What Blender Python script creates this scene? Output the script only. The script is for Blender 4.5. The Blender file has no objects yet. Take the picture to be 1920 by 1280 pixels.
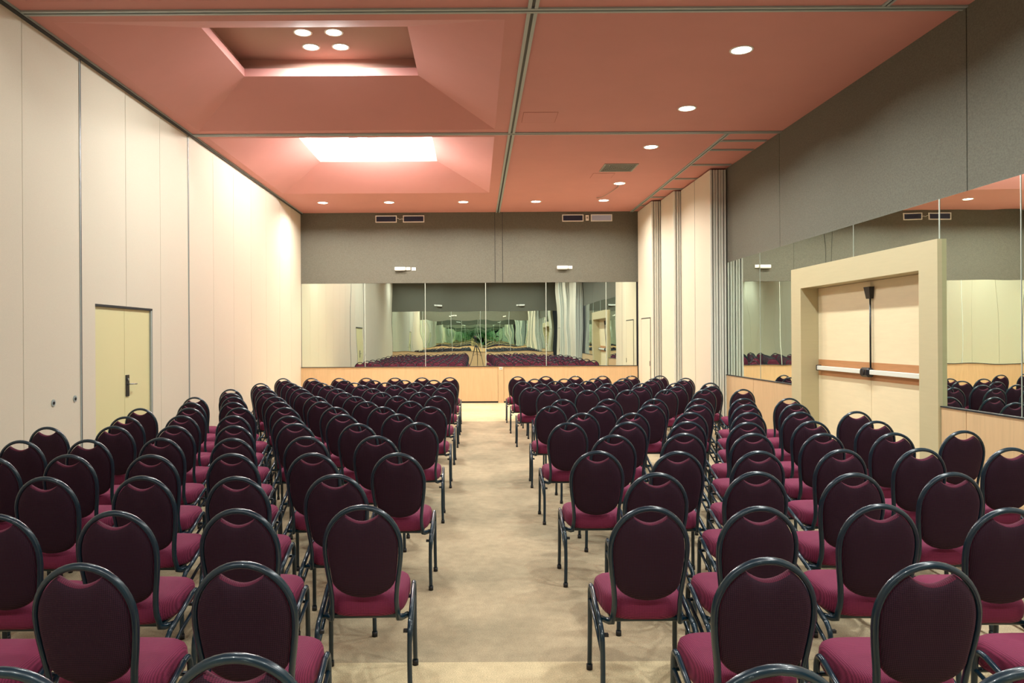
import bpy, math, random
from mathutils import Vector, Matrix

random.seed(7)
PI = math.pi
C = bpy.context.scene.collection
SC = bpy.context.scene

# ------------------------------------------------------------------ camera, world, exposure
CAM_H = 1.68
F = 1400.0                     # focal length in pixels of the 1920 wide frame
cd = bpy.data.cameras.new('room_camera')
cd.sensor_width = 36.0
cd.lens = F / 1920 * 36.0
cd.shift_x = 67 / 1920
cd.shift_y = -7 / 1920
cd.clip_start = 0.02
cam = bpy.data.objects.new('room_camera', cd)
C.objects.link(cam)
cam.matrix_world = Matrix.Translation((0, 0, CAM_H)) @ Matrix.Rotation(PI / 2, 4, 'X') @ Matrix.Rotation(math.radians(-0.33), 4, 'Z')
SC.camera = cam

w = bpy.data.worlds.new('world'); SC.world = w
w.use_nodes = True
w.node_tree.nodes['Background'].inputs[0].default_value = (0, 0, 0, 1)
w.node_tree.nodes['Background'].inputs[1].default_value = 0.0

SC.view_settings.view_transform = 'Standard'
SC.view_settings.look = 'None'
SC.view_settings.gamma = 1
SC.view_settings.use_curve_mapping = False
SC.view_settings.exposure = 0.55
SC.cycles.max_bounces = 24
SC.cycles.glossy_bounces = 20
SC.cycles.diffuse_bounces = 8
SC.cycles.sample_clamp_indirect = 6.0
SC.cycles.blur_glossy = 0.3

P_DOWN = 48.0       # ceiling downlights
P_DOWN_FAR = 42.0
P_REAR = 24.0
P_COF = [14.0, 34.0, 75.0]   # each of the four spots of the three coffers
L_COVE = 165.0       # radiance of the added tubes that blow out the far coffer

# room dimensions
XL, XR = -4.52, 4.85
YF, YB = 19.3, -1.64           # far (mirrored) wall, rear wall
ZC = 4.92
ZM0, ZM1 = 0.945, 3.10         # mirror band

# ------------------------------------------------------------------ helpers
class MB:
    def __init__(s):
        s.v = []; s.f = []; s.m = []; s.sm = []
    def face(s, idx, mi=0, sm=False):
        s.f.append(tuple(idx)); s.m.append(mi); s.sm.append(sm)
    def quad(s, a, b, c, d, mi=0):
        n = len(s.v); s.v += [tuple(a), tuple(b), tuple(c), tuple(d)]
        s.face((n, n + 1, n + 2, n + 3), mi)
    def box(s, x0, x1, y0, y1, z0, z1, mi=0):
        n = len(s.v)
        s.v += [(x0, y0, z0), (x1, y0, z0), (x1, y1, z0), (x0, y1, z0), (x0, y0, z1), (x1, y0, z1), (x1, y1, z1), (x0, y1, z1)]
        for q in ((0, 3, 2, 1), (4, 5, 6, 7), (0, 1, 5, 4), (1, 2, 6, 5), (2, 3, 7, 6), (3, 0, 4, 7)):
            s.face([n + i for i in q], mi)
        return s
    def bbox(s, x0, x1, y0, y1, z0, z1, b, mi=0):
        """box with chamfered edges"""
        n0 = len(s.v)
        xs, ys, zs = (x0, x1), (y0, y1), (z0, z1)
        idx = {}
        for i in (0, 1):
            for j in (0, 1):
                for k in (0, 1):
                    sx = b if i == 0 else -b; sy = b if j == 0 else -b; sz = b if k == 0 else -b
                    for a, p in (('x', (xs[i], ys[j] + sy, zs[k] + sz)), ('y', (xs[i] + sx, ys[j], zs[k] + sz)), ('z', (xs[i] + sx, ys[j] + sy, zs[k]))):
                        idx[(i, j, k, a)] = len(s.v); s.v.append(p)
        g = lambda *k: idx[k]
        for i in (0, 1):
            q = [g(i, 0, 0, 'x'), g(i, 1, 0, 'x'), g(i, 1, 1, 'x'), g(i, 0, 1, 'x')]; s.face(q if i else q[::-1], mi)
            q = [g(0, i, 0, 'y'), g(1, i, 0, 'y'), g(1, i, 1, 'y'), g(0, i, 1, 'y')]; s.face(q if not i else q[::-1], mi)
            q = [g(0, 0, i, 'z'), g(1, 0, i, 'z'), g(1, 1, i, 'z'), g(0, 1, i, 'z')]; s.face(q if i else q[::-1], mi)
        for i in (0, 1):
            for j in (0, 1):
                q = [g(i, j, 0, 'x'), g(i, j, 0, 'y'), g(i, j, 1, 'y'), g(i, j, 1, 'x')]; s.face(q if (i == j) else q[::-1], mi)
                q = [g(i, 0, j, 'x'), g(i, 1, j, 'x'), g(i, 1, j, 'z'), g(i, 0, j, 'z')]; s.face(q if (i != j) else q[::-1], mi)
                q = [g(0, i, j, 'y'), g(0, i, j, 'z'), g(1, i, j, 'z'), g(1, i, j, 'y')]; s.face(q if (i != j) else q[::-1], mi)
                for k in (0, 1):
                    q = [g(i, j, k, 'x'), g(i, j, k, 'y'), g(i, j, k, 'z')]; s.face(q if (i + j + k) % 2 else q[::-1], mi)
        return s
    def tube(s, pts, r, n=8, mi=0, cap=True, closed=False, rb=None):
        """round (or oval with rb) tube along pts"""
        pts = [Vector(p) for p in pts]
        L = len(pts); rings = []
        prev = None
        for i, p in enumerate(pts):
            if closed: t = pts[(i + 1) % L] - pts[i - 1]
            else: t = pts[min(i + 1, L - 1)] - pts[max(i - 1, 0)]
            t.normalize()
            if prev is None:
                a = Vector((0, 1, 0)) if abs(t.y) < 0.9 else Vector((1, 0, 0))
            else: a = prev
            u = (a - t * a.dot(t)).normalized(); prev = u
            b = t.cross(u)
            base = len(s.v)
            rr = r[i] if isinstance(r, (list, tuple)) else r
            for k in range(n):
                an = 2 * PI * (k + .5) / n
                s.v.append(tuple(p + u * math.cos(an) * rr + b * math.sin(an) * (rb or rr)))
            rings.append(base)
        for i in range(L if closed else L - 1):
            a, b2 = rings[i], rings[(i + 1) % L]
            for k in range(n):
                s.face((a + k, a + (k + 1) % n, b2 + (k + 1) % n, b2 + k), mi, True)
        if cap and not closed:
            s.face([rings[0] + k for k in range(n)][::-1], mi)
            s.face([rings[-1] + k for k in range(n)], mi)
        return s
    def cyl(s, c, ax, r, h, n=24, mi=0, r2=None):
        ax = Vector(ax).normalized(); c = Vector(c)
        a = Vector((1, 0, 0)) if abs(ax.x) < .9 else Vector((0, 1, 0))
        u = (a - ax * a.dot(ax)).normalized(); b = ax.cross(u)
        n0 = len(s.v)
        for e, rr in ((0, r), (h, r if r2 is None else r2)):
            for k in range(n):
                an = 2 * PI * k / n
                s.v.append(tuple(c + ax * e + u * math.cos(an) * rr + b * math.sin(an) * rr))
        for k in range(n):
            s.face((n0 + k, n0 + (k + 1) % n, n0 + n + (k + 1) % n, n0 + n + k), mi, True)
        s.face([n0 + k for k in range(n)][::-1], mi); s.face([n0 + n + k for k in range(n)], mi)
        return s
    def build(s, name, mats, parent=None, loc=None):
        me = bpy.data.meshes.new(name)
        me.from_pydata(s.v, [], s.f)
        if not isinstance(mats, (list, tuple)): mats = [mats]
        for m in mats: me.materials.append(m)
        me.polygons.foreach_set('material_index', s.m)
        me.polygons.foreach_set('use_smooth', s.sm)
        me.update()
        o = bpy.data.objects.new(name, me); C.objects.link(o)
        if parent: o.parent = parent
        if loc: o.location = loc
        return o

def tag(o, label=None, cat=None, group=None, kind=None):
    if label: o['label'] = label
    if cat: o['category'] = cat
    if group: o['group'] = group
    if kind: o['kind'] = kind
    return o
def struct(o): o['kind'] = 'structure'; return o
def empty(name, loc=(0, 0, 0), rz=0):
    o = bpy.data.objects.new(name, None); C.objects.link(o)
    o.location = loc; o.rotation_euler = (0, 0, rz); o.empty_display_size = .1
    return o
def smooth_path(pts, n=6):
    """catmull-rom through pts"""
    P = [Vector(p) for p in pts]; P = [P[0] * 2 - P[1]] + P + [P[-1] * 2 - P[-2]]
    out = []
    for i in range(1, len(P) - 2):
        for k in range(n):
            t = k / n
            a, b, c, d = P[i - 1], P[i], P[i + 1], P[i + 2]
            out.append(.5 * ((2 * b) + (c - a) * t + (2 * a - 5 * b + 4 * c - d) * t * t + (3 * b - a - 3 * c + d) * t ** 3))
    out.append(P[-2])
    return out

# ------------------------------------------------------------------ materials
def mat(name, col, rough=.6, metal=0, spec=.5, noise=None, bump=None, coat=0, emit=None):
    """noise=(scale xyz, amount, detail) varies the colour; bump=(scale xyz, distance)"""
    m = bpy.data.materials.new(name); m.use_nodes = True
    nt = m.node_tree; b = nt.nodes['Principled BSDF']
    b.inputs['Base Color'].default_value = (*col, 1)
    b.inputs['Roughness'].default_value = rough
    b.inputs['Metallic'].default_value = metal
    b.inputs['Specular IOR Level'].default_value = spec
    b.inputs['Coat Weight'].default_value = coat
    if emit:
        b.inputs['Emission Color'].default_value = (*emit[0], 1); b.inputs['Emission Strength'].default_value = emit[1]
    if noise or bump: tc = nt.nodes.new('ShaderNodeTexCoord')
    if noise:
        sc_, amt, det = noise[:3]
        mp = nt.nodes.new('ShaderNodeMapping'); mp.inputs['Scale'].default_value = sc_
        nz = nt.nodes.new('ShaderNodeTexNoise'); nz.inputs['Scale'].default_value = 1; nz.inputs['Detail'].default_value = det
        nz.inputs['Roughness'].default_value = .65
        mr = nt.nodes.new('ShaderNodeMapRange'); mr.inputs['From Min'].default_value = .25; mr.inputs['From Max'].default_value = .75
        mr.inputs['To Min'].default_value = 1 - amt; mr.inputs['To Max'].default_value = 1 + amt
        mx = nt.nodes.new('ShaderNodeVectorMath'); mx.operation = 'SCALE'; mx.inputs[0].default_value = col
        nt.links.new(tc.outputs['Object'], mp.inputs[0]); nt.links.new(mp.outputs[0], nz.inputs['Vector'])
        nt.links.new(nz.outputs[0], mr.inputs[0]); nt.links.new(mr.outputs[0], mx.inputs['Scale'])
        nt.links.new(mx.outputs[0], b.inputs['Base Color'])
    if bump:
        sc_, dist = bump
        mp = nt.nodes.new('ShaderNodeMapping'); mp.inputs['Scale'].default_value = sc_
        nz = nt.nodes.new('ShaderNodeTexNoise'); nz.inputs['Scale'].default_value = 1; nz.inputs['Detail'].default_value = 3
        bp = nt.nodes.new('ShaderNodeBump'); bp.inputs['Strength'].default_value = 1; bp.inputs['Distance'].default_value = dist
        nt.links.new(tc.outputs['Object'], mp.inputs[0]); nt.links.new(mp.outputs[0], nz.inputs['Vector'])
        nt.links.new(nz.outputs[0], bp.inputs['Height']); nt.links.new(bp.outputs[0], b.inputs['Normal'])
    return m

def srgb(r, g, b):
    f = lambda c: (c / 255 / 12.92) if c / 255 <= .04045 else ((c / 255 + .055) / 1.055) ** 2.4
    return (f(r), f(g), f(b))

M_PANEL = mat('beige_fabric_panel', srgb(208, 200, 182), .85, noise=((90, 90, 130), .05, 4), bump=((250, 250, 250), .0006))
M_DARKGAP = mat('dark_gap', (.012, .016, .022), .5)
M_FELT = mat('dark_wall_fabric', srgb(103, 102, 92), .95, spec=.1, noise=((45, 45, 60), .22, 6), bump=((120, 120, 120), .002))
M_CEIL = mat('salmon_ceiling_paint', srgb(198, 137, 130), .8, noise=((1.2, 1.2, 1.2), .03, 3))
M_COFLIT = mat('coffer_top_lit', srgb(226, 214, 208), .8)  # whitened so the far coffer top looks flooded with light
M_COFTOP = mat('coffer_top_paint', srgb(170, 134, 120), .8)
M_ALU = mat('aluminium_track', srgb(158, 168, 166), .45, metal=.1)
M_ALU_L = mat('pale_aluminium', srgb(222, 226, 216), .4, metal=.05)
M_WOOD = mat('light_wood_veneer', srgb(204, 174, 134), .45, noise=((22, 22, 1.6), .10, 6))
M_WOODBAND = mat('oak_band', srgb(182, 130, 86), .4, noise=((30, 3, 60), .16, 5))
M_CREAM = mat('cream_lacquer', srgb(188, 178, 142), .55, noise=((3, 3, 30), .03, 4))
M_DOOR = mat('cream_door_laminate', srgb(226, 212, 176), .5, noise=((2, 3, 26), .04, 4))
M_DOORL = mat('yellowish_door_laminate', srgb(214, 208, 160), .5)
M_BLACK = mat('black_plastic', (.012, .012, .015), .35)
M_STEEL = mat('brushed_steel', srgb(170, 176, 180), .3, metal=.9)
M_DSTEEL = mat('dark_steel', srgb(70, 74, 76), .35, metal=.8)
M_WHITE = mat('white_plastic', srgb(232, 232, 226), .5)
M_VENTDK = mat('dark_vent_blade', srgb(38, 48, 78), .35)
M_VENTLT = mat('pale_vent_blade', srgb(190, 202, 226), .3)
M_GRILLE = mat('grey_grille', srgb(150, 150, 142), .5, metal=.3)
M_FRAME = mat('dark_teal_paint', srgb(8, 38, 52), .28, spec=.5, coat=.2)
M_RUBBER = mat('black_rubber', (.01, .01, .012), .6)
M_LINE = mat('dark_crease', srgb(150, 84, 70), .8)
M_STRIP = mat('mirror_edge', srgb(206, 218, 208), .25, metal=.3)
M_LENS = mat('glowing_lens', (1, 1, 1), .5, emit=((1, .93, .74), 14.0))
M_PINKDOT = mat('red_plastic', srgb(170, 40, 40), .4)

# carpet: worn, blotchy
def carpet(name, col, dirt):
    m = bpy.data.materials.new(name); m.use_nodes = True; nt = m.node_tree; b = nt.nodes['Principled BSDF']
    b.inputs['Roughness'].default_value = 1; b.inputs['Specular IOR Level'].default_value = .05
    tc = nt.nodes.new('ShaderNodeTexCoord')
    n1 = nt.nodes.new('ShaderNodeTexNoise'); n1.inputs['Scale'].default_value = .9; n1.inputs['Detail'].default_value = 6; n1.inputs['Roughness'].default_value = .62
    n2 = nt.nodes.new('ShaderNodeTexNoise'); n2.inputs['Scale'].default_value = 160; n2.inputs['Detail'].default_value = 3
    n3 = nt.nodes.new('ShaderNodeTexNoise'); n3.inputs['Scale'].default_value = 14; n3.inputs['Detail'].default_value = 5
    for n in (n1, n2, n3): nt.links.new(tc.outputs['Object'], n.inputs['Vector'])
    r1 = nt.nodes.new('ShaderNodeMapRange'); r1.inputs[1].default_value = .42; r1.inputs[2].default_value = .66
    r1.inputs[3].default_value = 0; r1.inputs[4].default_value = 1
    nt.links.new(n1.outputs[0], r1.inputs[0])
    mx = nt.nodes.new('ShaderNodeMix'); mx.data_type = 'RGBA'
    mx.inputs[6].default_value = (*col, 1); mx.inputs[7].default_value = (*dirt, 1)
    nt.links.new(r1.outputs[0], mx.inputs[0])
    r2 = nt.nodes.new('ShaderNodeMapRange'); r2.inputs[1].default_value = .25; r2.inputs[2].default_value = .75
    r2.inputs[3].default_value = .72; r2.inputs[4].default_value = 1.28
    nt.links.new(n2.outputs[0], r2.inputs[0])
    r3 = nt.nodes.new('ShaderNodeMapRange'); r3.inputs[1].default_value = .25; r3.inputs[2].default_value = .75
    r3.inputs[3].default_value = .9; r3.inputs[4].default_value = 1.1
    nt.links.new(n3.outputs[0], r3.inputs[0])
    mm = nt.nodes.new('ShaderNodeMath'); mm.operation = 'MULTIPLY'
    nt.links.new(r2.outputs[0], mm.inputs[0]); nt.links.new(r3.outputs[0], mm.inputs[1])
    vs = nt.nodes.new('ShaderNodeVectorMath'); vs.operation = 'SCALE'
    nt.links.new(mx.outputs[2], vs.inputs[0]); nt.links.new(mm.outputs[0], vs.inputs['Scale'])
    nt.links.new(vs.outputs[0], b.inputs['Base Color'])
    bp = nt.nodes.new('ShaderNodeBump'); bp.inputs['Distance'].default_value = .004; bp.inputs['Strength'].default_value = .6
    nt.links.new(n2.outputs[0], bp.inputs['Height']); nt.links.new(bp.outputs[0], b.inputs['Normal'])
    return m
M_CARPET = carpet('worn_beige_carpet', srgb(177, 160, 132), srgb(144, 133, 110))
M_CARPET_L = carpet('light_beige_carpet', srgb(206, 188, 152), srgb(190, 172, 138))

# woven burgundy upholstery: fine dotted weave
def weave(name, axes, lo, hi):
    m = bpy.data.materials.new(name); m.use_nodes = True; nt = m.node_tree; b = nt.nodes['Principled BSDF']
    b.inputs['Roughness'].default_value = .8; b.inputs['Specular IOR Level'].default_value = .25
    b.inputs['Sheen Weight'].default_value = .08; b.inputs['Sheen Tint'].default_value = (.9, .35, .5, 1); b.inputs['Sheen Roughness'].default_value = .4
    tc = nt.nodes.new('ShaderNodeTexCoord'); sp = nt.nodes.new('ShaderNodeSeparateXYZ')
    nt.links.new(tc.outputs['Object'], sp.inputs[0])
    def M(op, a, bb=None):
        n = nt.nodes.new('ShaderNodeMath'); n.operation = op
        for i, x in enumerate((a, bb)):
            if x is None: continue
            if isinstance(x, (int, float)): n.inputs[i].default_value = x
            else: nt.links.new(x, n.inputs[i])
        return n.outputs[0]
    k = PI / .0062
    a, c = sp.outputs[axes[0]], M('ADD', sp.outputs[1], sp.outputs[2])
    s1 = M('SINE', M('MULTIPLY', M('ADD', a, c), k)); s2 = M('SINE', M('MULTIPLY', M('SUBTRACT', a, c), k))
    d = M('MULTIPLY', s1, s2); d = M('ADD', M('MULTIPLY', d, .5), .5)
    mx = nt.nodes.new('ShaderNodeMix'); mx.data_type = 'RGBA'
    mx.inputs[6].default_value = (*lo, 1); mx.inputs[7].default_value = (*hi, 1)
    nt.links.new(d, mx.inputs[0]); nt.links.new(mx.outputs[2], b.inputs['Base Color'])
    bp = nt.nodes.new('ShaderNodeBump'); bp.inputs['Distance'].default_value = .0012; bp.inputs['Strength'].default_value = .7
    nt.links.new(d, bp.inputs['Height']); nt.links.new(bp.outputs[0], b.inputs['Normal'])
    return m
M_SEAT = weave('burgundy_weave_seat', (0, 1), srgb(78, 20, 46), srgb(142, 52, 86))
M_BACK_SHADE = weave('burgundy_weave_shaded', (0, 2), srgb(18, 9, 20), srgb(58, 27, 46))  # same fabric, darkened: shade of the chair backs put into the colour
M_BACK_LIT = weave('burgundy_weave_lit', (0, 2), srgb(58, 18, 36), srgb(114, 42, 68))  # lighter copy for front and rim, so the rim looks lit

# old wall mirror: slightly green, slightly wavy
def mirror_mat():
    m = bpy.data.materials.new('wavy_mirror'); m.use_nodes = True; nt = m.node_tree; b = nt.nodes['Principled BSDF']
    b.inputs['Base Color'].default_value = (.80, .89, .82, 1); b.inputs['Metallic'].default_value = 1; b.inputs['Roughness'].default_value = 0
    tc = nt.nodes.new('ShaderNodeTexCoord'); mp = nt.nodes.new('ShaderNodeMapping'); mp.inputs['Scale'].default_value = (1.1, 1.1, .7)
    nz = nt.nodes.new('ShaderNodeTexNoise'); nz.inputs['Scale'].default_value = 1; nz.inputs['Detail'].default_value = 1
    bp = nt.nodes.new('ShaderNodeBump'); bp.inputs['Strength'].default_value = 1; bp.inputs['Distance'].default_value = .0026
    nt.links.new(tc.outputs['Object'], mp.inputs[0]); nt.links.new(mp.outputs[0], nz.inputs['Vector'])
    nt.links.new(nz.outputs[0], bp.inputs['Height']); nt.links.new(bp.outputs[0], b.inputs['Normal'])
    return m
M_MIRROR = mirror_mat()

# ------------------------------------------------------------------ floor
b = MB(); b.box(XL - .1, XR + .4, 3.87, 15.0, -.1, 0, 0); b.box(XL - .1, XR + .4, YB - .1, 3.87, -.1, .0, 1); b.box(XL - .1, XR + .4, 15.0, YF + .1, -.1, 0, 1)
struct(b.build('floor', [M_CARPET, M_CARPET_L]))

# ------------------------------------------------------------------ ceiling with three pyramid coffers
COF = [(-4.30, .31, 3.13, 7.15), (-4.30, .31, 7.61, 11.63), (-4.30, .31, 12.05, 16.7)]
b = MB()
def hq(x0, x1, y0, y1): b.box(x0, x1, y0, y1, ZC, ZC + .12, 0)
hq(.31, XR + .3, YB - .1, YF + .1); hq(XL - .1, -4.30, YB - .1, YF + .1)
ys = [YB - .1] + [v for c in COF for v in c[2:]] + [YF + .1]
for i in range(0, len(ys), 2): hq(-4.30, .31, ys[i], ys[i + 1])
ceil = struct(b.build('ceiling', [M_CEIL]))
INN = []
for (x0, x1, y0, y1) in COF:
    cy = (y0 + y1) / 2; hy = .82 + (y1 - y0 - 4.02) * .5
    ix0, ix1, iy0, iy1 = -3.22, -.79, cy - hy, cy + hy
    z1 = 5.35; z2 = 5.46; z3 = 5.62; e = .10
    INN.append((ix0, ix1, iy0, iy1))
    b = MB()
    o = [(x0, y0), (x1, y0), (x1, y1), (x0, y1)]; n = [(ix0, iy0), (ix1, iy0), (ix1, iy1), (ix0, iy1)]
    q = [(ix0 - e, iy0 - e), (ix1 + e, iy0 - e), (ix1 + e, iy1 + e), (ix0 - e, iy1 + e)]
    for k in range(4):
        j = (k + 1) % 4
        b.quad((*o[k], ZC), (*n[k], z1), (*n[j], z1), (*o[j], ZC))
        b.quad((*n[k], z1), (*n[k], z2), (*n[j], z2), (*n[j], z1))
        b.quad((*n[k], z2), (*q[k], z2), (*q[j], z2), (*n[j], z2))
        b.quad((*q[k], z2), (*q[k], z3), (*q[j], z3), (*q[j], z2), 1)
    b.box(ix0 - e - .02, ix1 + e + .02, iy0 - e - .02, iy1 + e + .02, z3, z3 + .05, 1)
    b.build('coffer', [M_CEIL, M_COFTOP if y1 < 12 else M_COFLIT], ceil)

# ------------------------------------------------------------------ ceiling tracks
tn = [0]
def track(x0, x1, y0, y1, wd=.105, parent=None):
    """two aluminium rails with a dark slot between, along the longer side"""
    tn[0] += 1
    b = MB(); g = wd * .15; z0, z1 = ZC - .018, ZC + .02
    if abs(x1 - x0) > abs(y1 - y0):
        c = y0
        b.box(x0, x1, c - wd / 2, c - g, z0, z1, 0); b.box(x0, x1, c + g, c + wd / 2, z0, z1, 0); b.box(x0, x1, c - g, c + g, ZC - .006, z1, 1)
    else:
        c = x0
        b.box(c - wd / 2, c - g, y0, y1, z0, z1, 0); b.box(c + g, c + wd / 2, y0, y1, z0, z1, 0); b.box(c - g, c + g, y0, y1, ZC - .006, z1, 1)
    return struct(b.build('trim_%d' % tn[0], [M_ALU, M_DARKGAP]))
yb = (2.9, 7.38, 11.84)
seg = [YB, *yb, YF]
for i in range(4): track(.575, .575, seg[i] + (.055 if i else 0), seg[i + 1] - (.055 if i < 3 else 0))
for y in yb: track(XL + .04, XR, y, y, .10)
for y0, y1 in ((11.9, YF - .02), (-1.6, 7.32)): track(4.03, 4.03, y0, y1, .07)
for y in (12.35, 12.95, 14.07, 15.3, 16.35, 17.3, 18.4, 6.5, 5.6, 4.9): track(4.07, XR - .03, y, y, .075)
b = MB(); b.box(XL, XL + .05, YB, YF, ZC - .03, ZC, 0); b.box(XL + .05, XL + .062, YB, YF, ZC - .02, ZC, 1)
struct(b.build('trim_40', [M_DARKGAP, M_ALU]))

# ------------------------------------------------------------------ wall_left: operable partition with seams and a pass door
seams = [2.0, 3.1, 4.2, 5.27, 6.36, 7.45, 8.54, 9.65, 10.7, 11.75, 12.86, 13.94, 15.02, 16.1, 17.2, 18.25]
edges = [YB] + [-.2, .9] + seams + [YF]
DY0, DY1, DZ = 8.86, 10.42, 2.11
b = MB(); g = .004
for i in range(len(edges) - 1):
    a, c = edges[i] + g, edges[i + 1] - g
    segs = [(a, c, 0, ZC)]
    if a < DY1 and c > DY0:
        segs = []
        segs.append((a, c, DZ, ZC))
        if a < DY0: segs.append((a, DY0, 0, DZ))
        if c > DY1: segs.append((DY1, c, 0, DZ))
    for (p, q, z0, z1) in segs: b.box(XL - .05, XL, p, q, z0, z1, 0)
b.box(XL - .12, XL - .045, YB - .1, YF + .1, 0, ZC + .1, 1)
wl = struct(b.build('wall_left', [M_PANEL, M_DARKGAP]))
b = MB()
for y in (8.54, 11.75):
    b.box(XL, XL + .008, y - .022, y - .006, .0, ZC - .03, 0); b.box(XL, XL + .006, y - .006, y + .014, 0, ZC - .03, 1)
b.build('seam_profile', [M_ALU, M_DARKGAP], wl)
for y, z in ((7.97, 1.01), (8.40, 1.02)):
    b = MB(); b.cyl((XL, y, z), (1, 0, 0), .038, .006, 24, 0); b.cyl((XL + .006, y, z), (1, 0, 0), .016, .006, 16, 1)
    b.build('lock_plate', [M_ALU, M_BLACK], wl)
d1 = struct(empty('door_1', (XL, (DY0 + DY1) / 2, 0)))
def loc_build(b, name, mats, parent, off):
    b.v = [(x - off[0], y - off[1], z - off[2]) for x, y, z in b.v]
    return b.build(name, mats, parent)
off = (XL, (DY0 + DY1) / 2, 0)
for a, c in ((DY0, 9.63), (9.636, DY1 - .05)):
    b = MB(); b.box(XL - .045, XL - .02, a, c, .005, DZ - .03)
    loc_build(b, 'leaf', M_DOORL, d1, off)
b = MB(); b.box(XL - .045, XL + .004, DY0, DY1, DZ - .028, DZ); loc_build(b, 'head_seal', M_DARKGAP, d1, off)
b = MB(); b.box(XL - .045, XL + .003, DY1 - .048, DY1 - .012, 0, DZ - .03, 0); b.box(XL - .045, XL + .002, DY1 - .012, DY1, 0, DZ - .03, 1); loc_build(b, 'jamb_profile', [M_ALU, M_DARKGAP], d1, off)
hy, hz = 9.70, 1.085
b = MB(); b.bbox(XL - .02, XL - .008, hy - .045, hy + .045, hz - .14, hz + .14, .003, 0); hp = loc_build(b, 'handle_plate', M_DSTEEL, d1, off)
b = MB(); b.tube([(XL - .01, hy, hz + .02), (XL + .04, hy, hz + .02), (XL + .045, hy + .02, hz + .02), (XL + .045, hy + .14, hz + .015)], .009, 8); h2 = loc_build(b, 'lever', M_STEEL, hp, off)
b = MB(); b.cyl((XL - .008, hy, hz + .08), (1, 0, 0), .016, .012, 16); loc_build(b, 'lock_cylinder', M_STEEL, hp, off)

# ------------------------------------------------------------------ far and rear walls: fabric above, mirrors, veneered dado
def end_wall(name, yw, s):
    """s=+1: wall at the far end (faces -Y), s=-1: the rear wall"""
    def B(b, x0, x1, d0, d1, z0, z1, mi=0):   # d measured into the room from the wall face
        ya, yc = yw - s * d0, yw - s * d1
        b.box(x0, x1, min(ya, yc), max(ya, yc), z0, z1, mi)
    b = MB()
    B(b, XL - .1, XR + .35, -.12, 0, 0, ZM1, 1)
    for x0, x1 in ((XL, .49), (.502, .685), (.697, XR)): B(b, x0, x1, -.12, .02, ZM1, ZC + .05, 0)
    B(b, XL - .1, XR + .35, -.12, .008, ZM1, ZC + .05, 2)
    wl_ = struct(b.build(name, [M_FELT, M_DARKGAP, M_DARKGAP]))
    return wl_
end_wall('wall_back', YF, 1)
end_wall('wall_front', YB, -1)

MX = [XL + .01, -2.87, -1.31, .25, 1.81, 3.36, 4.14]
names = ['first mirror panel from the left, beside the cream partition wall', 'second mirror panel from the left', 'third mirror panel from the left, left of centre',
         'fourth mirror panel from the left, above the dado joint', 'fifth mirror panel from the left', 'narrow last mirror panel beside the folded partition']
def mirror(label, group, x0, x1, y0, y1, z0, z1, axis, strip=True):
    root = empty('wall_mirror', ((x0 + x1) / 2, (y0 + y1) / 2, z0)); off = ((x0 + x1) / 2, (y0 + y1) / 2, z0)
    tag(root, label, 'mirror', group)
    b = MB(); b.box(x0, x1, y0, y1, z0, z1); loc_build(b, 'glass', M_MIRROR, root, off)
    if strip:
        b = MB()
        if axis == 'yf': b.box(x1 - .008, x1 + .008, y0 - .004, y0, z0, z1)
        elif axis == 'yb': b.box(x1 - .012, x1 + .012, y1, y1 + .004, z0, z1)
        else: b.box(x0 - .004, x0, y0 - .003, y0 + (.012 if y0 == 7.783 else .003), z0, z1)
        loc_build(b, 'edge_strip', M_STRIP, root, off)
for i in range(6):
    mirror('wavy mirror on the far wall, ' + names[i].replace('mirror panel', 'panel'), 'mirrors on the far wall', MX[i] + .003, MX[i + 1] - .003, YF - .010, YF - .001, ZM0, ZM1 - .003, 'yf', i < 5)
for i in range(6):
    mirror('rear wall mirror behind the camera, ' + names[i].replace('mirror panel', 'panel'), 'mirrors on the rear wall', MX[i] + .003, MX[i + 1] - .003, YB + .001, YB + .010, ZM0, ZM1 - .003, 'yb', i < 5)

def dado(yw, s, nm):
    segs = [(XL + .003, .555, 0), (.56, .70, 1), (.705, 4.15, 0)]
    b = MB()
    for x0, x1, k in segs:
        ya, yc = yw - s * .002, yw - s * (.07 if not k else .085)
        b.box(x0, x1, min(ya, yc), max(ya, yc), .045 if not k else 0.0, ZM0 - .012, 0)
        ya, yc = yw - s * .002, yw - s * .05
        b.box(x0, x1, min(ya, yc), max(ya, yc), 0, .045, 1)
    ya, yc = yw - s * .002, yw - s * .088
    b.box(XL + .003, 4.15, min(ya, yc), max(ya, yc), ZM0 - .012, ZM0, 1)
    return struct(b.build(nm, [M_WOOD, M_DARKGAP]))
dado(YF, 1, 'trim_50'); dado(YB, -1, 'trim_51')
b = MB(); b.bbox(-.035, .035, -.01, 0, -.035, .035, .004, 0); b.box(-.012, .012, -.013, -.01, -.02, .02, 1)
tag(b.build('socket', [M_WHITE, M_GRILLE], None, (.63, YF - .086, ZM0 - .06)), 'small white socket plate on the wood dado joint between the two chair blocks', 'socket')

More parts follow.
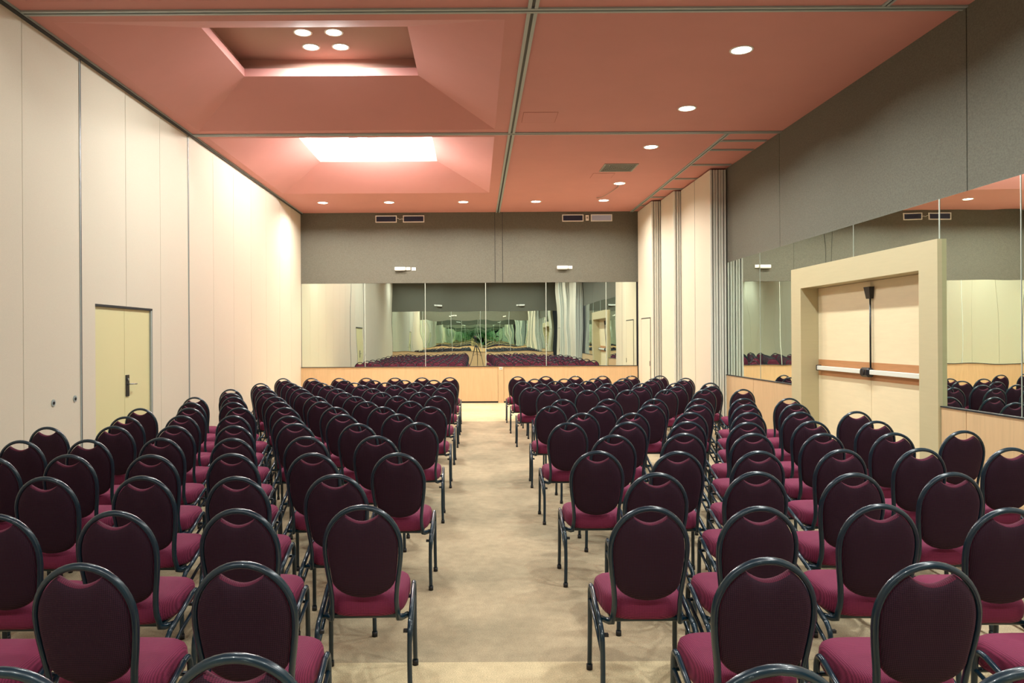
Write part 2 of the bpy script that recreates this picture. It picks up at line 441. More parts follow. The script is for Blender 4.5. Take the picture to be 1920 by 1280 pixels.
# wall air slots
def slot(x, z, bm, label):
    r = empty('air_slot', (x, YF - .02, z)); tag(r, label, 'vent', 'air slots high on the far wall')
    b = MB(); wd, h, t = .275, .09, .022
    b.box(-wd, wd, -.02, 0, h - t, h); b.box(-wd, wd, -.02, 0, -h, -h + t); b.box(-wd, -wd + t, -.02, 0, -h + t, h - t); b.box(wd - t, wd, -.02, 0, -h + t, h - t)
    b.build('frame', M_WHITE, r)
    b = MB(); b.box(-wd + t, wd - t, -.004, 0, -h + t, h - t)
    for k in range(5):
        zz = -h + t + .014 + k * .027; b.box(-wd + t, wd - t, -.016, -.004, zz, zz + .008)
    b.build('blade', bm, r)
slot(-2.31, 4.755, M_VENTDK, 'white framed dark air slot high on far wall, leftmost of four')
slot(-1.60, 4.755, M_VENTDK, 'white framed dark air slot high on far wall, second from left')
slot(2.51, 4.755, M_VENTDK, 'white framed dark air slot high on far wall, second from right')
slot(3.25, 4.755, M_VENTLT, 'white framed air slot with pale bright blades, rightmost on far wall')
b = MB(); b.bbox(-.04, .04, -.03, 0, -.07, .07, .006, 0); b.box(-.02, .02, -.033, -.03, -.02, .03, 1)
tag(b.build('wall_thermostat', [M_WHITE, M_GRILLE], None, (2.88, YF - .02, 4.755)), 'small beige box on far wall between the two right air slots', 'thermostat')
b = MB(); b.tube(smooth_path([(-.10, -.01, .01), (-.05, -.02, .02), (0, -.015, -.01), (.06, -.02, .0), (.11, -.01, -.02)]), .006, 6)
tag(b.build('wall_cable', M_WHITE, None, (-1.96, YF - .02, 4.755)), 'short loose white cable between the two left air slots', 'cable')

def emerg(x, z, yw, s, label, group):
    r = empty('emergency_light', (x, yw - s * .02, z), 0 if s > 0 else PI); tag(r, label, 'emergency light', group)
    b = MB(); b.bbox(-.16, .12, -.09, 0, -.035, .05, .01, 0); b.build('housing', M_WHITE, r)
    b = MB(); b.box(-.13, .09, -.08, -.01, -.045, -.035); b.build('lamp', M_GRILLE, r)
    b = MB(); b.bbox(.13, .24, -.03, 0, -.03, .05, .005); b.build('junction_box', M_WHITE, r)
    if x < 0 and s > 0:
        b = MB(); b.bbox(.27, .38, -.02, 0, -.04, .045, .005); b.build('outlet_plate', M_WHITE, r)
emerg(-1.93, 3.46, YF, 1, 'white emergency light with outlet plate on left half of far wall', 'emergency lights')
emerg(2.25, 3.47, YF, 1, 'white emergency light on right half of far wall', 'emergency lights')
emerg(-2.0, 3.43, YB, -1, 'white emergency light left on the rear wall, seen in the mirror', 'emergency lights')
emerg(2.4, 3.43, YB, -1, 'white emergency light right on the rear wall, seen in the mirror', 'emergency lights')

# ------------------------------------------------------------------ wall_right
PY0, PY1 = 8.08, 11.02      # door opening
PH = 2.38
b = MB()
for y0, y1 in ((YB, 2.92), (2.93, 7.355), (7.37, 11.9), (11.912, YF)):
    b.box(XR, XR + .12, y0, y1, ZM1, ZC + .05, 0)
b.box(XR + .01, XR + .14, YB - .1, YF + .1, ZM1, ZC + .1, 1)
b.box(XR, XR + .12, YB - .1, PY0 - .02, 0, ZM1, 1)
b.box(XR, XR + .12, PY1 + .02, YF + .1, 0, ZM1, 1)
b.box(XR, XR + .12, PY0 - .02, PY1 + .02, PH + .02, ZM1, 1)
struct(b.build('wall_right', [M_FELT, M_DARKGAP]))
mr = [(12.71, 14.38, ZM0, 'tall wall mirror beside the folded partition, right wall'), (11.36, 12.71, ZM0, 'tall wall mirror just left of the cream door surround'),
      (9.56, 11.36, 2.68, 'low wide mirror above the left half of the cream door surround'), (7.78, 9.56, 2.68, 'low wide mirror above the right half of the cream door surround'),
      (6.62, 7.78, ZM0, 'tall wall mirror just right of the cream door surround'), (5.45, 6.62, ZM0, 'wall mirror cut by the right edge of the photo')]
for y0, y1, z0, lb in mr:
    mirror(lb, 'mirrors on the right wall', XR - .012, XR - .002, y0 + .003, y1 - .003, z0, ZM1 - .003, 'x', y0 in (7.78, 12.71, 9.56, 6.62))
b = MB()
for y0, y1 in ((12.99, 14.38), (11.36, 12.98), (7.35, 7.74), (6.0, 7.34), (4.7, 5.99)):
    b.box(XR - .035, XR - .002, y0, y1, .10, ZM0 - .012, 0); b.box(XR - .02, XR - .002, y0, y1, 0, .10, 1)
for y0, y1 in ((11.36, 14.38), (4.7, 7.74)): b.box(XR - .045, XR - .002, y0, y1, ZM0 - .012, ZM0, 1)
struct(b.build('trim_52', [M_WOOD, M_DARKGAP]))

# cream portal with double panic door
d2 = struct(empty('door_2', (XR, 9.55, 0))); off = (XR, 9.55, 0)
XFp, XD = 4.79, 5.05
b = MB()
y0, y1 = 7.75, 11.35
b.box(XFp, XD + .03, y0, PY0, 0, PH); b.box(XFp, XD + .03, PY1, y1, 0, PH); b.box(XFp, XD + .03, y0, y1, PH, 2.68)
loc_build(b, 'surround', M_CREAM, d2, off)
for k, (a, c) in enumerate(((PY0 + .004, 9.546), (9.554, PY1 - .004))):
    b = MB(); b.box(XD, XD + .045, a, c, .008, PH - .004)
    lf = loc_build(b, 'leaf', M_DOOR, d2, off)
    b = MB(); b.box(XD - .004, XD, a + .003, c - .003, 1.105, 1.335); loc_build(b, 'wood_band', M_WOODBAND, lf, off)
    b = MB(); a2, c2 = (a + .02, 9.46) if k == 0 else (9.66, c - .10)
    b.bbox(XD - .075, XD - .035, a2, c2, 1.185, 1.245, .006)
    b.box(XD - .035, XD - .004, a2 + .02, a2 + .08, 1.19, 1.24); b.box(XD - .035, XD - .004, c2 - .08, c2 - .02, 1.19, 1.24)
    pb = loc_build(b, 'push_bar', M_ALU_L, lf, off)
    b = MB(); yy = c2 if k == 1 else a2 - .0
    b.bbox(XD - .078, XD - .004, yy, yy + .02, 1.175, 1.255, .004) if k == 1 else b.bbox(XD - .078, XD - .004, yy - .015, yy, 1.175, 1.255, .004)
    loc_build(b, 'end_cap', M_BLACK, pb, off)
b = MB(); b.bbox(XD - .10, XD - .004, 9.46, 9.66, 1.15, 1.27, .025); b.cyl((XD - .11, 9.58, 1.21), (1, 0, 0), .045, .02, 20); loc_build(b, 'latch_case', M_BLACK, d2, off)
b = MB(); b.cyl((XD - .03, 9.51, 1.27), (0, 0, 1), .011, .93, 12); loc_build(b, 'vertical_rod', M_DSTEEL, d2, off)
b = MB()
b.v += [(XD - .004, 9.46, 2.30), (XD - .004, 9.60, 2.30), (XD - .07, 9.60, 2.30), (XD - .07, 9.46, 2.30), (XD - .004, 9.485, 2.15), (XD - .004, 9.575, 2.15), (XD - .05, 9.575, 2.15), (XD - .05, 9.485, 2.15)]
for q in ((3, 2, 1, 0), (4, 5, 6, 7), (0, 1, 5, 4), (1, 2, 6, 5), (2, 3, 7, 6), (3, 0, 4, 7)): b.face(q)
loc_build(b, 'top_latch', M_BLACK, d2, off)
b = MB(); b.box(XD + .05, XD + .1, PY0 - .2, PY1 + .2, 0, PH + .2); loc_build(b, 'backing', M_DARKGAP, d2, off)

# ------------------------------------------------------------------ folded partition stacks on the right
def stack(x0, x1, n, ysegs, end, label, passdoor=False):
    """n panels side by side between x0 and x1; visible end at y=end (side facing the room middle)"""
    ya, yb_ = ysegs[0], ysegs[-1]; cy = (ya + yb_) / 2
    r = empty('folded_partition', ((x0 + x1) / 2, cy, 0)); off = ((x0 + x1) / 2, cy, 0)
    tag(r, label, 'partition', 'folded partition panels on the right side')
    t = (x1 - x0) / n; ztop = ZC - .03
    sg = -1 if end == ya else 1
    for i in range(n):
        a, c = x0 + i * t + .004, x0 + (i + 1) * t - .004
        b = MB()
        for k in range(len(ysegs) - 1):
            p, q = ysegs[k] + .006, ysegs[k + 1] - .006
            if ysegs[k] == end: p += .012
            if ysegs[k + 1] == end: q -= .012
            b.box(a, c, p, q, .02, ztop, 0)
        pn = loc_build(b, 'panel', M_PANEL, r, off)
        b = MB()
        e0, e1 = (end + .002, end + .02) if sg < 0 else (end - .02, end - .002)
        b.box(a, c, e0, e1, .02, ztop, 0)
        m_ = (a + c) / 2; wv = (c - a)
        o0, o1 = (e0 - .014, e0) if sg < 0 else (e1, e1 + .014)
        b.box(a + wv * .08, a + wv * .36, o0, o1, .02, ztop, 0)
        b.box(a + wv * .64, a + wv * .92, o0, o1, .02, ztop, 0)
        b.box(m_ - .004, m_ + .004, o0 + .006, o1 - .002, .02, ztop, 1)
        loc_build(b, 'edge_profile', [M_ALU_L, M_DARKGAP], pn, off)
    for k in range(1, len(ysegs) - 1):
        b = MB(); b.box(x0 + .0025, x0 + .02, ysegs[k] - .0058, ysegs[k] + .0058, .02, ztop); loc_build(b, 'seam_gasket', M_DARKGAP, r, off)
    if passdoor:
        b = MB(); p, q = (end + .16, end + 1.10) if sg < 0 else (end - 1.10, end - .16)
        b.box(x0 - .006, x0 + .006, p, q, .02, 2.12)
        dl = loc_build(b, 'pass_door', M_PANEL, r, off)
        b = MB(); b.box(x0 - .005, x0 + .005, p - .02, q + .02, 2.12, 2.145); b.box(x0 - .005, x0 + .005, p - .02, p, .02, 2.12); b.box(x0 - .005, x0 + .005, q, q + .02, .02, 2.12)
        loc_build(b, 'door_gap', M_DSTEEL, r, off)
        b = MB(); b.bbox(x0 - .014, x0 - .005, (p if sg < 0 else q - .06) + .03, (p if sg < 0 else q - .06) + .06, .98, 1.10, .003); loc_build(b, 'pull', M_DSTEEL, dl, off)
    b = MB(); b.box(x0 + .06, x1 - .02, ya + .1, yb_ - .1, ztop, ZC - .018); loc_build(b, 'trolley', M_DSTEEL, r, off)
    b = MB(); b.box(x0 + .02, x1 - .02, ya + .05, yb_ - .05, 0, .02); loc_build(b, 'floor_seal', M_DARKGAP, r, off)
stack(4.52, 4.835, 3, (14.40, 15.42, 16.44), 14.40, 'widest stack of folded cream partition panels, silver edges beside the mirror')
stack(4.37, 4.835, 4, (16.50, 17.62), 16.50, 'middle stack of folded cream partition panels between two others')
stack(4.165, 4.835, 6, (17.70, 19.20), 17.70, 'stack of folded cream partition panels with pass door, against far wall', True)
stack(4.52, 4.835, 3, (2.52, 3.54, 4.56), 4.56, 'stack of folded partition panels behind the camera, nearest the right mirrors')
stack(4.37, 4.835, 4, (1.34, 2.46), 2.46, 'stack of folded partition panels behind the camera, middle one')
stack(4.165, 4.835, 6, (-.20, 1.30), 1.30, 'stack of folded partition panels behind the camera, by the rear wall', True)

# ------------------------------------------------------------------ ceiling lamps
def lamp_part(parent, x, y, z, r, power, col, spread=150, tilt=0):
    b = MB(); n = 28
    # trim ring
    for (ra, rb_, za, zb) in ((r + .022, r + .02, 0, -.008), (r + .02, r, -.008, -.008), (r, r - .004, -.008, -.001)):
        n0 = len(b.v)
        for rr, zz in ((ra, za), (rb_, zb)):
            for k in range(n): b.v.append((x + rr * math.cos(2 * PI * k / n), y + rr * math.sin(2 * PI * k / n), z + zz))
        for k in range(n): b.face((n0 + k, n0 + (k + 1) % n, n0 + n + (k + 1) % n, n0 + n + k), 0, True)
    b.build('trim_ring', M_WHITE, parent)
    b = MB(); b.cyl((x, y, z - .004), (0, 0, 1), r - .003, .003, n); b.build('lens', M_LENS, parent)
    ld = bpy.data.lights.new('lamp_light', 'AREA'); ld.shape = 'DISK'; ld.size = r * 1.9; ld.energy = power; ld.color = col; ld.spread = math.radians(spread)
    lo = bpy.data.objects.new('lamp_light', ld); C.objects.link(lo); lo.parent = parent; lo.location = (x, y, z - .012)
WARM = (1, .95, .84)
NEUT = (.95, 1, .96)
def bulb_part(parent, r, power, col):
    b = MB(); b.cyl((0, 0, -.03), (0, 0, 1), r + .02, .03, 24, r2=r + .03); b.build('socket_ring', M_WHITE, parent)
    b = MB(); n = 20; prof = [(.35, -.03), (.8, -.045), (1, -.075), (.93, -.10), (.6, -.122), (.25, -.13)]
    for rr, zz in prof:
        for k in range(n): b.v.append((r * rr * math.cos(2 * PI * k / n), r * rr * math.sin(2 * PI * k / n), zz))
    for i in range(len(prof) - 1):
        for k in range(n): b.face((i * n + k, (i + 1) * n + k, (i + 1) * n + (k + 1) % n, i * n + (k + 1) % n), 0, True)
    b.face([5 * n + k for k in range(n)][::-1]); b.build('bulb', M_LENS, parent)
    ld = bpy.data.lights.new('lamp_light', 'POINT'); ld.shadow_soft_size = .06; ld.energy = power; ld.color = col
    lo = bpy.data.objects.new('lamp_light', ld); C.objects.link(lo); lo.parent = parent; lo.location = (0, 0, -.20)
dl = [(3.02, 8.45, 'round downlight nearest the camera in the right column of the ceiling'), (3.01, 10.6, 'round downlight second nearest the camera in the right column'),
      (3.0, 12.74, 'round downlight just past the second cross rail, near the ceiling grille'), (3.04, 15.75, 'round downlight with a loose wire beside it, beyond the ceiling grille'),
      (3.04, 17.7, 'far right downlight of the row along the far wall'), (1.44, 17.8, 'downlight of the far row just right of the centre rail'),
      (-.29, 17.8, 'downlight of the far row just left of the centre rail'), (-2.06, 17.8, 'downlight of the far row, second from the cream wall'),
      (-3.64, 17.8, 'downlight of the far row nearest the cream partition wall'),
      (3.02, 6.3, 'downlight above the right chair block, out of view overhead'), (3.02, 4.15, 'downlight over the nearest right chairs, out of view overhead'), (3.02, 2.0, 'downlight at the right close to the camera, out of view overhead')]
dl += [(x_, -.25, 'downlight of the rear row behind the camera, ' + n_) for x_, n_ in ((-3.64, 'nearest the cream wall'), (-2.06, 'second from the cream wall'), (-.29, 'just left of the camera'), (1.44, 'just right of the camera'), (3.04, 'nearest the right wall'))]
for x, y, lb in dl:
    t = empty('downlight', (x, y, ZC)); tag(t, lb, 'ceiling light', 'round ceiling downlights')
    lamp_part(t, 0, 0, 0, .11, P_REAR if y < 0 else P_DOWN if y < 14 else P_DOWN_FAR, WARM if y > 12 else NEUT)
cn = ['coffer overhead, out of view', 'darker coffer in the foreground', 'brightly lit far coffer']
pos = ['near left', 'near right', 'far left', 'far right']
for ci, (ix0, ix1, iy0, iy1) in enumerate(INN):
    cx = -2.01; cy = (iy0 + iy1) / 2 + (0 if ci == 2 else .225)
    for k, (dx, dy) in enumerate(((-.2, -.24), (.2, -.24), (-.2, .24), (.2, .24))):
        t = empty('coffer_spotlight', (cx + dx, cy + dy, 5.62)); tag(t, 'round spotlight, %s of four, %s' % (pos[k], cn[ci]), 'ceiling light', 'four spotlights in the ' + cn[ci])
        if ci == 2: bulb_part(t, .07, P_COF[ci], (1, .97, .93))
        else: lamp_part(t, 0, 0, 0, .10, P_COF[ci], (.93, 1, .97), 172)

# added tubes on the hidden ledge, put in to blow out the far coffer
M_TUBE = mat('added_tube_glow', (1, 1, 1), .5, emit=((1, .97, .93), L_COVE))
ix0, ix1, iy0, iy1 = INN[2]
e_ = .05
for (p, q, sd) in (((ix0 - e_, iy0 + .1), (ix0 - e_, iy1 - .1), 'left'), ((ix1 + e_, iy0 + .1), (ix1 + e_, iy1 - .1), 'right'),
                   ((ix0 + .1, iy0 - e_), (ix1 - .1, iy0 - e_), 'near'), ((ix0 + .1, iy1 + e_), (ix1 - .1, iy1 + e_), 'far')):
    mx_, my_ = (p[0] + q[0]) / 2, (p[1] + q[1]) / 2
    t = empty('added_cove_tube', (mx_, my_, 5.46)); tag(t, 'added unseen light tube on the %s ledge of the bright far coffer' % sd, 'tube light', 'added tubes brightening the far coffer')
    b = MB(); b.tube([(p[0] - mx_, p[1] - my_, .03), (q[0] - mx_, q[1] - my_, .03)], .014, 10); b.build('tube', M_TUBE, t)
    b = MB()
    for a in (p, q): b.bbox(a[0] - mx_ - .02, a[0] - mx_ + .02, a[1] - my_ - .02, a[1] - my_ + .02, 0, .05, .004)
    b.build('holder', M_WHITE, t)

# ------------------------------------------------------------------ ceiling grilles, hatches, loose wire
def grille(x, y, z, wx, wy, label, M_GRILLE=M_GRILLE):
    r = empty('ceiling_grille', (x, y, z)); tag(r, label, 'vent', 'ceiling air grilles')
    b = MB(); t = .03
    b.box(-wx, wx, -wy, -wy + t, -.012, 0); b.box(-wx, wx, wy - t, wy, -.012, 0); b.box(-wx, -wx + t, -wy + t, wy - t, -.012, 0); b.box(wx - t, wx, -wy + t, wy - t, -.012, 0)
    b.build('frame', M_GRILLE, r)
    b = MB(); b.box(-wx + t, wx - t, -wy + t, wy - t, -.001, 0, 1)
    n = 9
    for k in range(n):   # nested square vanes
        s_ = 1 - (k + .4) / n; a, c = (wx - t) * s_, (wy - t) * s_; h = .010
        b.box(-a, a, -c, -c + h, -.010, -.001, 0); b.box(-a, a, c - h, c, -.010, -.001, 0); b.box(-a, -a + h, -c + h, c - h, -.010, -.001, 0); b.box(a - h, a, -c + h, c - h, -.010, -.001, 0)
    b.build('vane', [M_GRILLE, M_DARKGAP], r)
grille(2.74, 14.28, ZC, .32, .32, 'square grey air grille in the salmon ceiling right of the centre rail')
ix0, ix1, iy0, iy1 = INN[2]
grille(-2.17, 14.95, 5.62, .30, .30, 'square grille inside the brightly lit far coffer', M_DSTEEL)
def hatch(x, y, z, wx, wy, label):
    b = MB(); g = .006
    b.box(-wx, wx, -wy, wy, -.004, 0, 0)
    for q in ((-wx - g, wx + g, -wy - g, -wy), (-wx - g, wx + g, wy, wy + g), (-wx - g, -wx, -wy, wy), (wx, wx + g, -wy, wy)): b.box(*q, -.003, 0, 1)
    tag(b.build('ceiling_hatch', [M_CEIL, M_LINE], None, (x, y, z)), label, 'ceiling hatch', 'access hatches in the ceiling')
hatch(.95, 11.0, ZC, .245, .25, 'square flush hatch in the salmon ceiling, right of the centre rail')
hatch(2.55, 15.0, ZC, .21, .22, 'small flush hatch in the salmon ceiling beyond the air grille')
b = MB(); b.tube(smooth_path([(0, 0, 0), (.02, .1, -.015), (-.03, .6, -.02), (-.12, 1.1, -.03), (-.2, 1.35, -.02), (-.22, 1.45, 0)]), .006, 6)
tag(b.build('loose_wire', M_GRILLE, None, (3.04, 15.9, ZC - .006)), 'thin loose wire hanging between two downlights on the ceiling', 'wire')

# ------------------------------------------------------------------ tripod and camera (seen in the far mirror)
tp = empty('tripod', (0, -.16, 0)); tag(tp, 'black tripod in the aisle, seen in the far mirror', 'tripod')
for k, a in enumerate((90 + 180, 210 + 180, 330 + 180)):
    dx, dy = math.cos(math.radians(a)), math.sin(math.radians(a))
    b = MB(); b.tube([(dx * .05, dy * .05, 1.22), (dx * .22, dy * .22, .75)], .017, 10); b.tube([(dx * .22, dy * .22, .75), (dx * .38, dy * .38, .30)], .013, 10); b.tube([(dx * .38, dy * .38, .30), (dx * .48, dy * .48, .012)], .010, 10)
    lg = b.build('leg', M_BLACK, tp)
    b = MB(); b.cyl((dx * .48, dy * .48, 0), (0, 0, 1), .018, .02, 12); b.build('foot', M_RUBBER, lg)
    b = MB(); b.tube([(dx * .22, dy * .22, .75), (0, 0, .85)], .006, 6); b.build('brace', M_BLACK, tp)
b = MB(); b.cyl((0, 0, .8), (0, 0, 1), .014, .66, 12); b.cyl((0, 0, 1.17), (0, 0, 1), .05, .07, 16); b.build('centre_column', M_BLACK, tp)
b = MB(); b.cyl((0, 0, 1.46), (0, 0, 1), .032, .09, 16); b.bbox(-.04, .04, -.04, .04, 1.55, 1.575, .005); b.tube([(0, -.03, 1.52), (.03, -.2, 1.42)], .008, 8); b.build('head', M_BLACK, tp)
cb = empty('camera', (0, -.16, 1.575)); tag(cb, 'dark camera on top of the tripod, seen in the far mirror', 'camera')
b = MB(); b.bbox(-.07, .07, -.04, .03, 0, .10, .012); b.bbox(-.025, .025, -.04, .03, .10, .135, .012); b.build('body', M_BLACK, cb)
b = MB(); b.cyl((0, .03, .055), (0, 1, 0), .036, .06, 24); b.build('lens', M_BLACK, cb)
b = MB(); b.bbox(-.03, .03, -.03, .02, .135, .165, .006); b.build('hot_shoe_cap', M_PINKDOT, cb)

# ------------------------------------------------------------------ banquet chair
def yb_at(z):            # lean of the backrest: top at y=0, bottom forward
    return (.92 - z) * .17
def frame_half(z):
    pts = [(.38, .154), (.45, .150), (.50, .152), (.56, .160), (.62, .169), (.68, .1745), (.72, .175)]
    for (a, x0), (c, x1) in zip(pts, pts[1:]):
        if a <= z <= c: return x0 + (x1 - x0) * (z - a) / (c - a)
    return .175
ZA, RX, RZ = .715, .175, .1915
def make_chair():
    root = empty('banquet_chair')
    # --- back frame tube
    half = [(.196, .175, .352), (.168, .132, .350), (.156, .104, .360)]
    half += [(frame_half(z), yb_at(z) + (.010 if z < .41 else 0), z) for z in (.39, .42, .45, .48, .52, .56, .60, .64, .68)]
    path = [Vector(p) for p in half]
    N = 22
    for k in range(N + 1):
        t = PI * k / N
        z = ZA + RZ * math.sin(t); path.append(Vector((RX * math.cos(t), yb_at(z), z)))
    path += [Vector((-p[0], p[1], p[2])) for p in half[::-1]]
    b = MB(); b.tube(path, .0105, 10, rb=.0145); b.build('back_frame', M_FRAME, root)
    # --- upholstered back
    def tube_in(x):  # z of inner tube edge on the arc
        return ZA + (RZ - .012) * math.sqrt(max(0, 1 - (x / (RX - .012)) ** 2))
    out = []
    sc = .078; zs = tube_in(sc)
    # scoop from +sc to -sc
    for k in range(11):
        x = sc - 2 * sc * k / 10
        out.append((x, zs - (zs - .840) * (math.cos(x / sc * PI / 2) ** .9 if abs(x) < sc * .999 else 0)))
    a0 = math.acos(-sc / (RX - .012))
    for k in range(1, 13):
        t = a0 + (PI - a0) * k / 12
        out.append(((RX - .012) * math.cos(t), ZA + (RZ - .012) * math.sin(t)))
    for z in (.68, .64, .605, .575): out.append((-(frame_half(z) - .012), z))
    hw = frame_half(.575) - .012
    for k in range(1, 16):
        t = PI + PI * k / 16
        out.append((hw * math.cos(t), .570 + .103 * math.sin(t)))
    left = out[11:]
    # right side mirrored
    side = [(-x, z) for x, z in out[11:11 + 12 + 4]][::-1]
    out = out + side
    n = len(out); cx, cz = 0, .66
    b = MB()
    prof_f = [(1, .004), (.985, .013), (.95, .021), (.85, .028), (.65, .033), (.35, .036)]
    prof_b = [(.985, -.008), (.95, -.016), (.85, -.024), (.65, -.030), (.35, -.033)]
    def ring(s, dy):
        base = len(b.v)
        for x, z in out:
            X, Z = cx + (x - cx) * s, cz + (z - cz) * s
            b.v.append((X, yb_at(Z) + dy, Z))
        return base
    rf = [ring(s, d) for s, d in prof_f]; rb_ = [ring(s, d) for s, d in prof_b]
    b.v.append((cx, yb_at(cz) + .037, cz)); cf = len(b.v) - 1
    b.v.append((cx, yb_at(cz) - .034, cz)); cb_ = len(b.v) - 1
    for A, B2 in zip(rf, rf[1:]):
        for k in range(n): b.face((A + k, A + (k + 1) % n, B2 + (k + 1) % n, B2 + k), 0, True)
    for k in range(n): b.face((rf[-1] + k, rf[-1] + (k + 1) % n, cf), 0, True)
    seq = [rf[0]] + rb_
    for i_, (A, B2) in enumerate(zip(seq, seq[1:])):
        for k in range(n): b.face((A + (k + 1) % n, A + k, B2 + k, B2 + (k + 1) % n), 0 if i_ < 1 or (i_ < 2 and k < 10) else 1, True)  # edge and scoop take the lighter weave, imitating caught light
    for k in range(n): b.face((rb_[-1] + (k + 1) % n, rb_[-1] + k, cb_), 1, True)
    b.build('backrest', [M_BACK_LIT, M_BACK_SHADE], root)
    # --- seat cushion
    b = MB(); n = 40
    cyy, hy_, hx = .305, .215, .205
    def outline(s):
        r = []
        for k in range(n):
            t = 2 * PI * k / n; c_, s_ = math.cos(t), math.sin(t); e = 2 / 3.4
            x = hx * math.copysign(abs(c_) ** e, c_); y = hy_ * math.copysign(abs(s_) ** e, s_)
            x *= 1 - .10 * (.5 - .5 * y / hy_)      # narrower at the back
            r.append((x * s, cyy + y * s))
        return r
    prof = [(.88, .366), (.94, .370), (.978, .385), (.995, .405), (1.0, .425), (.99, .446), (.955, .463), (.88, .474), (.70, .481), (.40, .485)]
    rings = []
    for s, z in prof:
        base = len(b.v); rings.append(base)
        for x, y in outline(s): b.v.append((x, y, z - .010 * max(0, (y - .40) / .12) ** 2))
    b.v.append((0, cyy, .485)); ct = len(b.v) - 1
    for A, B2 in zip(rings, rings[1:]):
        for k in range(n): b.face((A + k, A + (k + 1) % n, B2 + (k + 1) % n, B2 + k), 0, True)
    for k in range(n): b.face((rings[-1] + k, rings[-1] + (k + 1) % n, ct), 0, True)
    b.face([rings[0] + k for k in range(n)][::-1], 0)
    b.build('seat', M_SEAT, root)
    b = MB()
    for yy in (.15, .42): b.tube([(-.212, yy, .354), (.212, yy, .354)], .010, 8)
    b.box(-.16, .16, .14, .43, .354, .365)
    b.build('seat_frame', M_FRAME, root)
    # --- side frames
    for s in (-1, 1):
        xr = s * .214
        rear = smooth_path([(xr + s * .004, .015, .016), (xr, .028, .16), (xr, .036, .28), (xr, .050, .325), (xr, .085, .352)], 4)
        b = MB(); b.tube(rear, .012, 8); lg = b.build('leg', M_FRAME, root)
        b = MB(); b.cyl((xr + s * .004, .015, 0), (0, 0, 1), .0155, .028, 10); b.build('foot_cap', M_RUBBER, lg)
        front = smooth_path([(xr, .335, .436), (xr, .375, .440), (xr, .395, .415), (xr, .402, .36), (xr, .410, .2), (xr + s * .002, .418, .016)], 4)
        b = MB(); b.tube(front, .012, 8); lg = b.build('leg', M_FRAME, root)
        b = MB(); b.cyl((xr + s * .002, .418, 0), (0, 0, 1), .0155, .028, 10); b.build('foot_cap', M_RUBBER, lg)
        b = MB(); b.tube([(xr, .083, .351), (xr, .20, .388), (xr, .338, .437)], .012, 8); b.build('side_rail', M_FRAME, root)
        b = MB(); b.tube([(xr, .036, .235), (xr, .22, .31), (xr, .40, .365)], .009, 8); b.build('stretcher', M_FRAME, root)
        b = MB(); b.box(xr - .030 if s > 0 else xr, xr if s > 0 else xr + .030, .045, .062, .312, .326); b.build('stacking_stop', M_RUBBER, root)
    return root

proto = make_chair()
kids = [(c, list(c.children)) for c in proto.children]
def place(x, y, rz, label, group, first):
    if first: r = proto
    else:
        r = proto.copy(); C.objects.link(r)
        for ch, sub in kids:
            c = ch.copy(); C.objects.link(c); c.parent = r
            for g_ in sub:
                d = g_.copy(); C.objects.link(d); d.parent = c
    r.location = (x, y, 0); r.rotation_euler = (0, 0, rz)
    tag(r, label, 'chair', group)
    return r

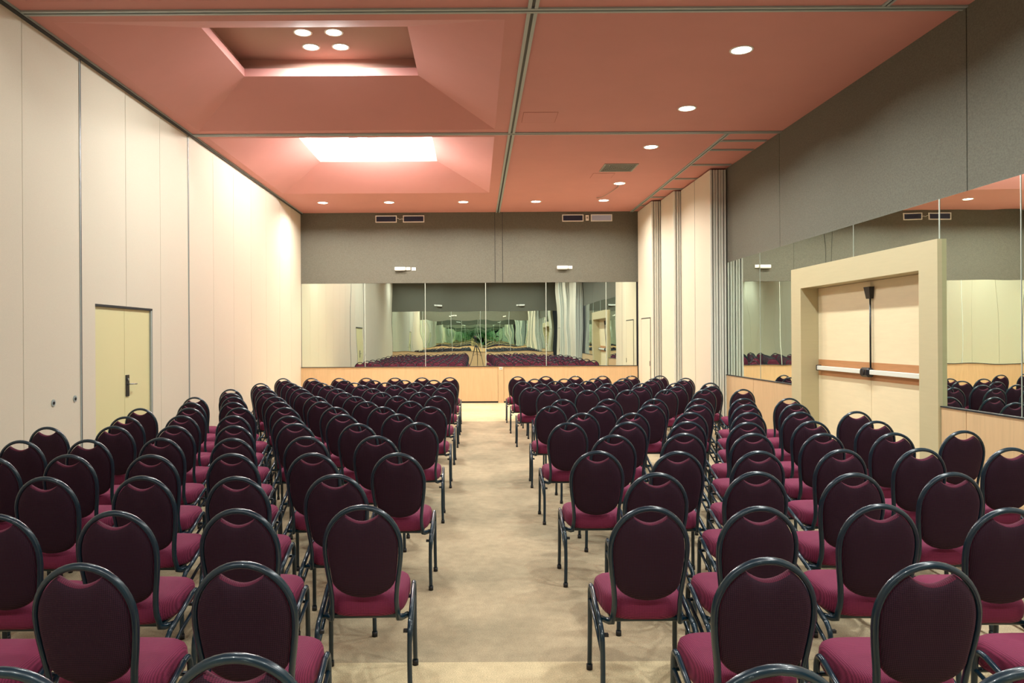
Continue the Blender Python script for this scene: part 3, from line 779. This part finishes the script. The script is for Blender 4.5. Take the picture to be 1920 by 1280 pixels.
# measured top-of-back positions of the nearer chairs (x, y)
MEAS = [(-.59, 1.81), (-1.11, 1.74), (-1.36, 2.55), (-.81, 2.56), (-2.12, 3.28), (-1.62, 3.33), (-1.08, 3.36), (-.53, 3.42), (-2.42, 4.17), (-1.88, 4.18), (-1.34, 4.15), (-.80, 4.20),
        (-3.19, 4.90), (-2.73, 4.98), (-2.17, 4.96), (-1.64, 4.99), (-1.10, 4.99), (-.53, 4.97), (-3.49, 5.70), (-2.99, 5.73), (-2.46, 5.80), (-1.89, 5.76), (-1.34, 5.84), (-.79, 5.85),
        (-3.79, 6.58), (-3.22, 6.61), (-2.69, 6.62), (-2.15, 6.60), (-1.64, 6.74), (-1.07, 6.70), (-.53, 6.76), (-3.50, 7.43), (-2.97, 7.50), (-2.44, 7.47), (-1.86, 7.40), (-1.35, 7.52), (-.79, 7.54),
        (.70, 1.73), (1.27, 1.71), (1.00, 2.57), (1.53, 2.51), (.78, 3.36), (1.27, 3.35), (1.83, 3.38), (2.35, 3.29), (1.01, 4.19), (1.58, 4.21), (2.10, 4.15), (2.65, 4.15),
        (.81, 5.01), (1.34, 4.97), (1.88, 4.97), (2.46, 5.02), (3.01, 5.05), (3.62, 5.05), (1.07, 5.83), (1.64, 5.90), (2.18, 5.88), (2.72, 5.85), (3.28, 5.86), (3.90, 5.97),
        (.82, 6.69), (1.36, 6.71), (1.90, 6.72), (2.41, 6.63), (3.02, 6.71), (3.58, 6.68), (1.07, 7.54), (1.57, 7.51), (2.16, 7.53), (2.74, 7.50), (3.26, 7.52), (3.84, 7.54),
        (.83, 8.32), (1.38, 8.29), (1.95, 8.36), (2.48, 8.35), (3.04, 8.38), (3.60, 8.41)]
LY = [1.75, 2.56, 3.38, 4.18, 4.98, 5.81, 6.70, 7.50, 8.33, 9.06, 9.88, 10.6, 11.42, 12.17, 12.93, 13.65, 14.52]
RY = [1.72, 2.54, 3.36, 4.18, 5.0, 5.86, 6.70, 7.52, 8.33, 9.20, None, 10.80, 11.44, 12.35, 13.07, 13.81, 14.72]
ORD = ['first', 'second', 'third', 'fourth', 'fifth', 'sixth', 'seventh', 'eighth', 'ninth']
def rowname(n, ys_):
    rows = [i for i, y in enumerate(ys_) if y is not None]; i = rows.index(n); L = len(rows)
    if i <= 8: return ORD[i] + ' row from the camera'
    j = L - 1 - i
    return ('last row, nearest the far wall' if j == 0 else ORD[j] + ' row from the far wall')
def seatname(k, cnt, wall):
    if k == 0: return 'at the aisle'
    if k == cnt - 1: return 'nearest the ' + wall
    return ORD[k] + ' from the aisle'
first = True
for side, ys_, x0e, x0o, dx, ce, co in ((-1, LY, -.51, -.79, -.54, 7, 6), (1, RY, .82, 1.06, .56, 6, 6)):
    for n_, y in enumerate(ys_):
        if y is None: continue
        x0, cnt = (x0e, ce) if n_ % 2 == 0 else (x0o, co)
        for k in range(cnt):
            x = x0 + dx * k; yy = y
            u = 893 + F * x / (y + .2)
            if u < -420 or u > 2340: continue
            near = [m for m in MEAS if abs(m[0] - x) < .2 and abs(m[1] - y) < .25]
            if near: x, yy = near[0]
            else: x += random.uniform(-.015, .015); yy += random.uniform(-.02, .02)
            rz = math.radians(random.uniform(-1.8, 1.8))
            blk = 'left' if side < 0 else 'right'
            wall = 'cream wall' if side < 0 else 'right wall'
            lb = 'burgundy banquet chair, %s block, %s, %s' % (blk, rowname(n_, ys_), seatname(k, cnt, wall))
            place(x, yy, rz, lb, 'banquet chairs in the %s block' % blk, first)
            first = False
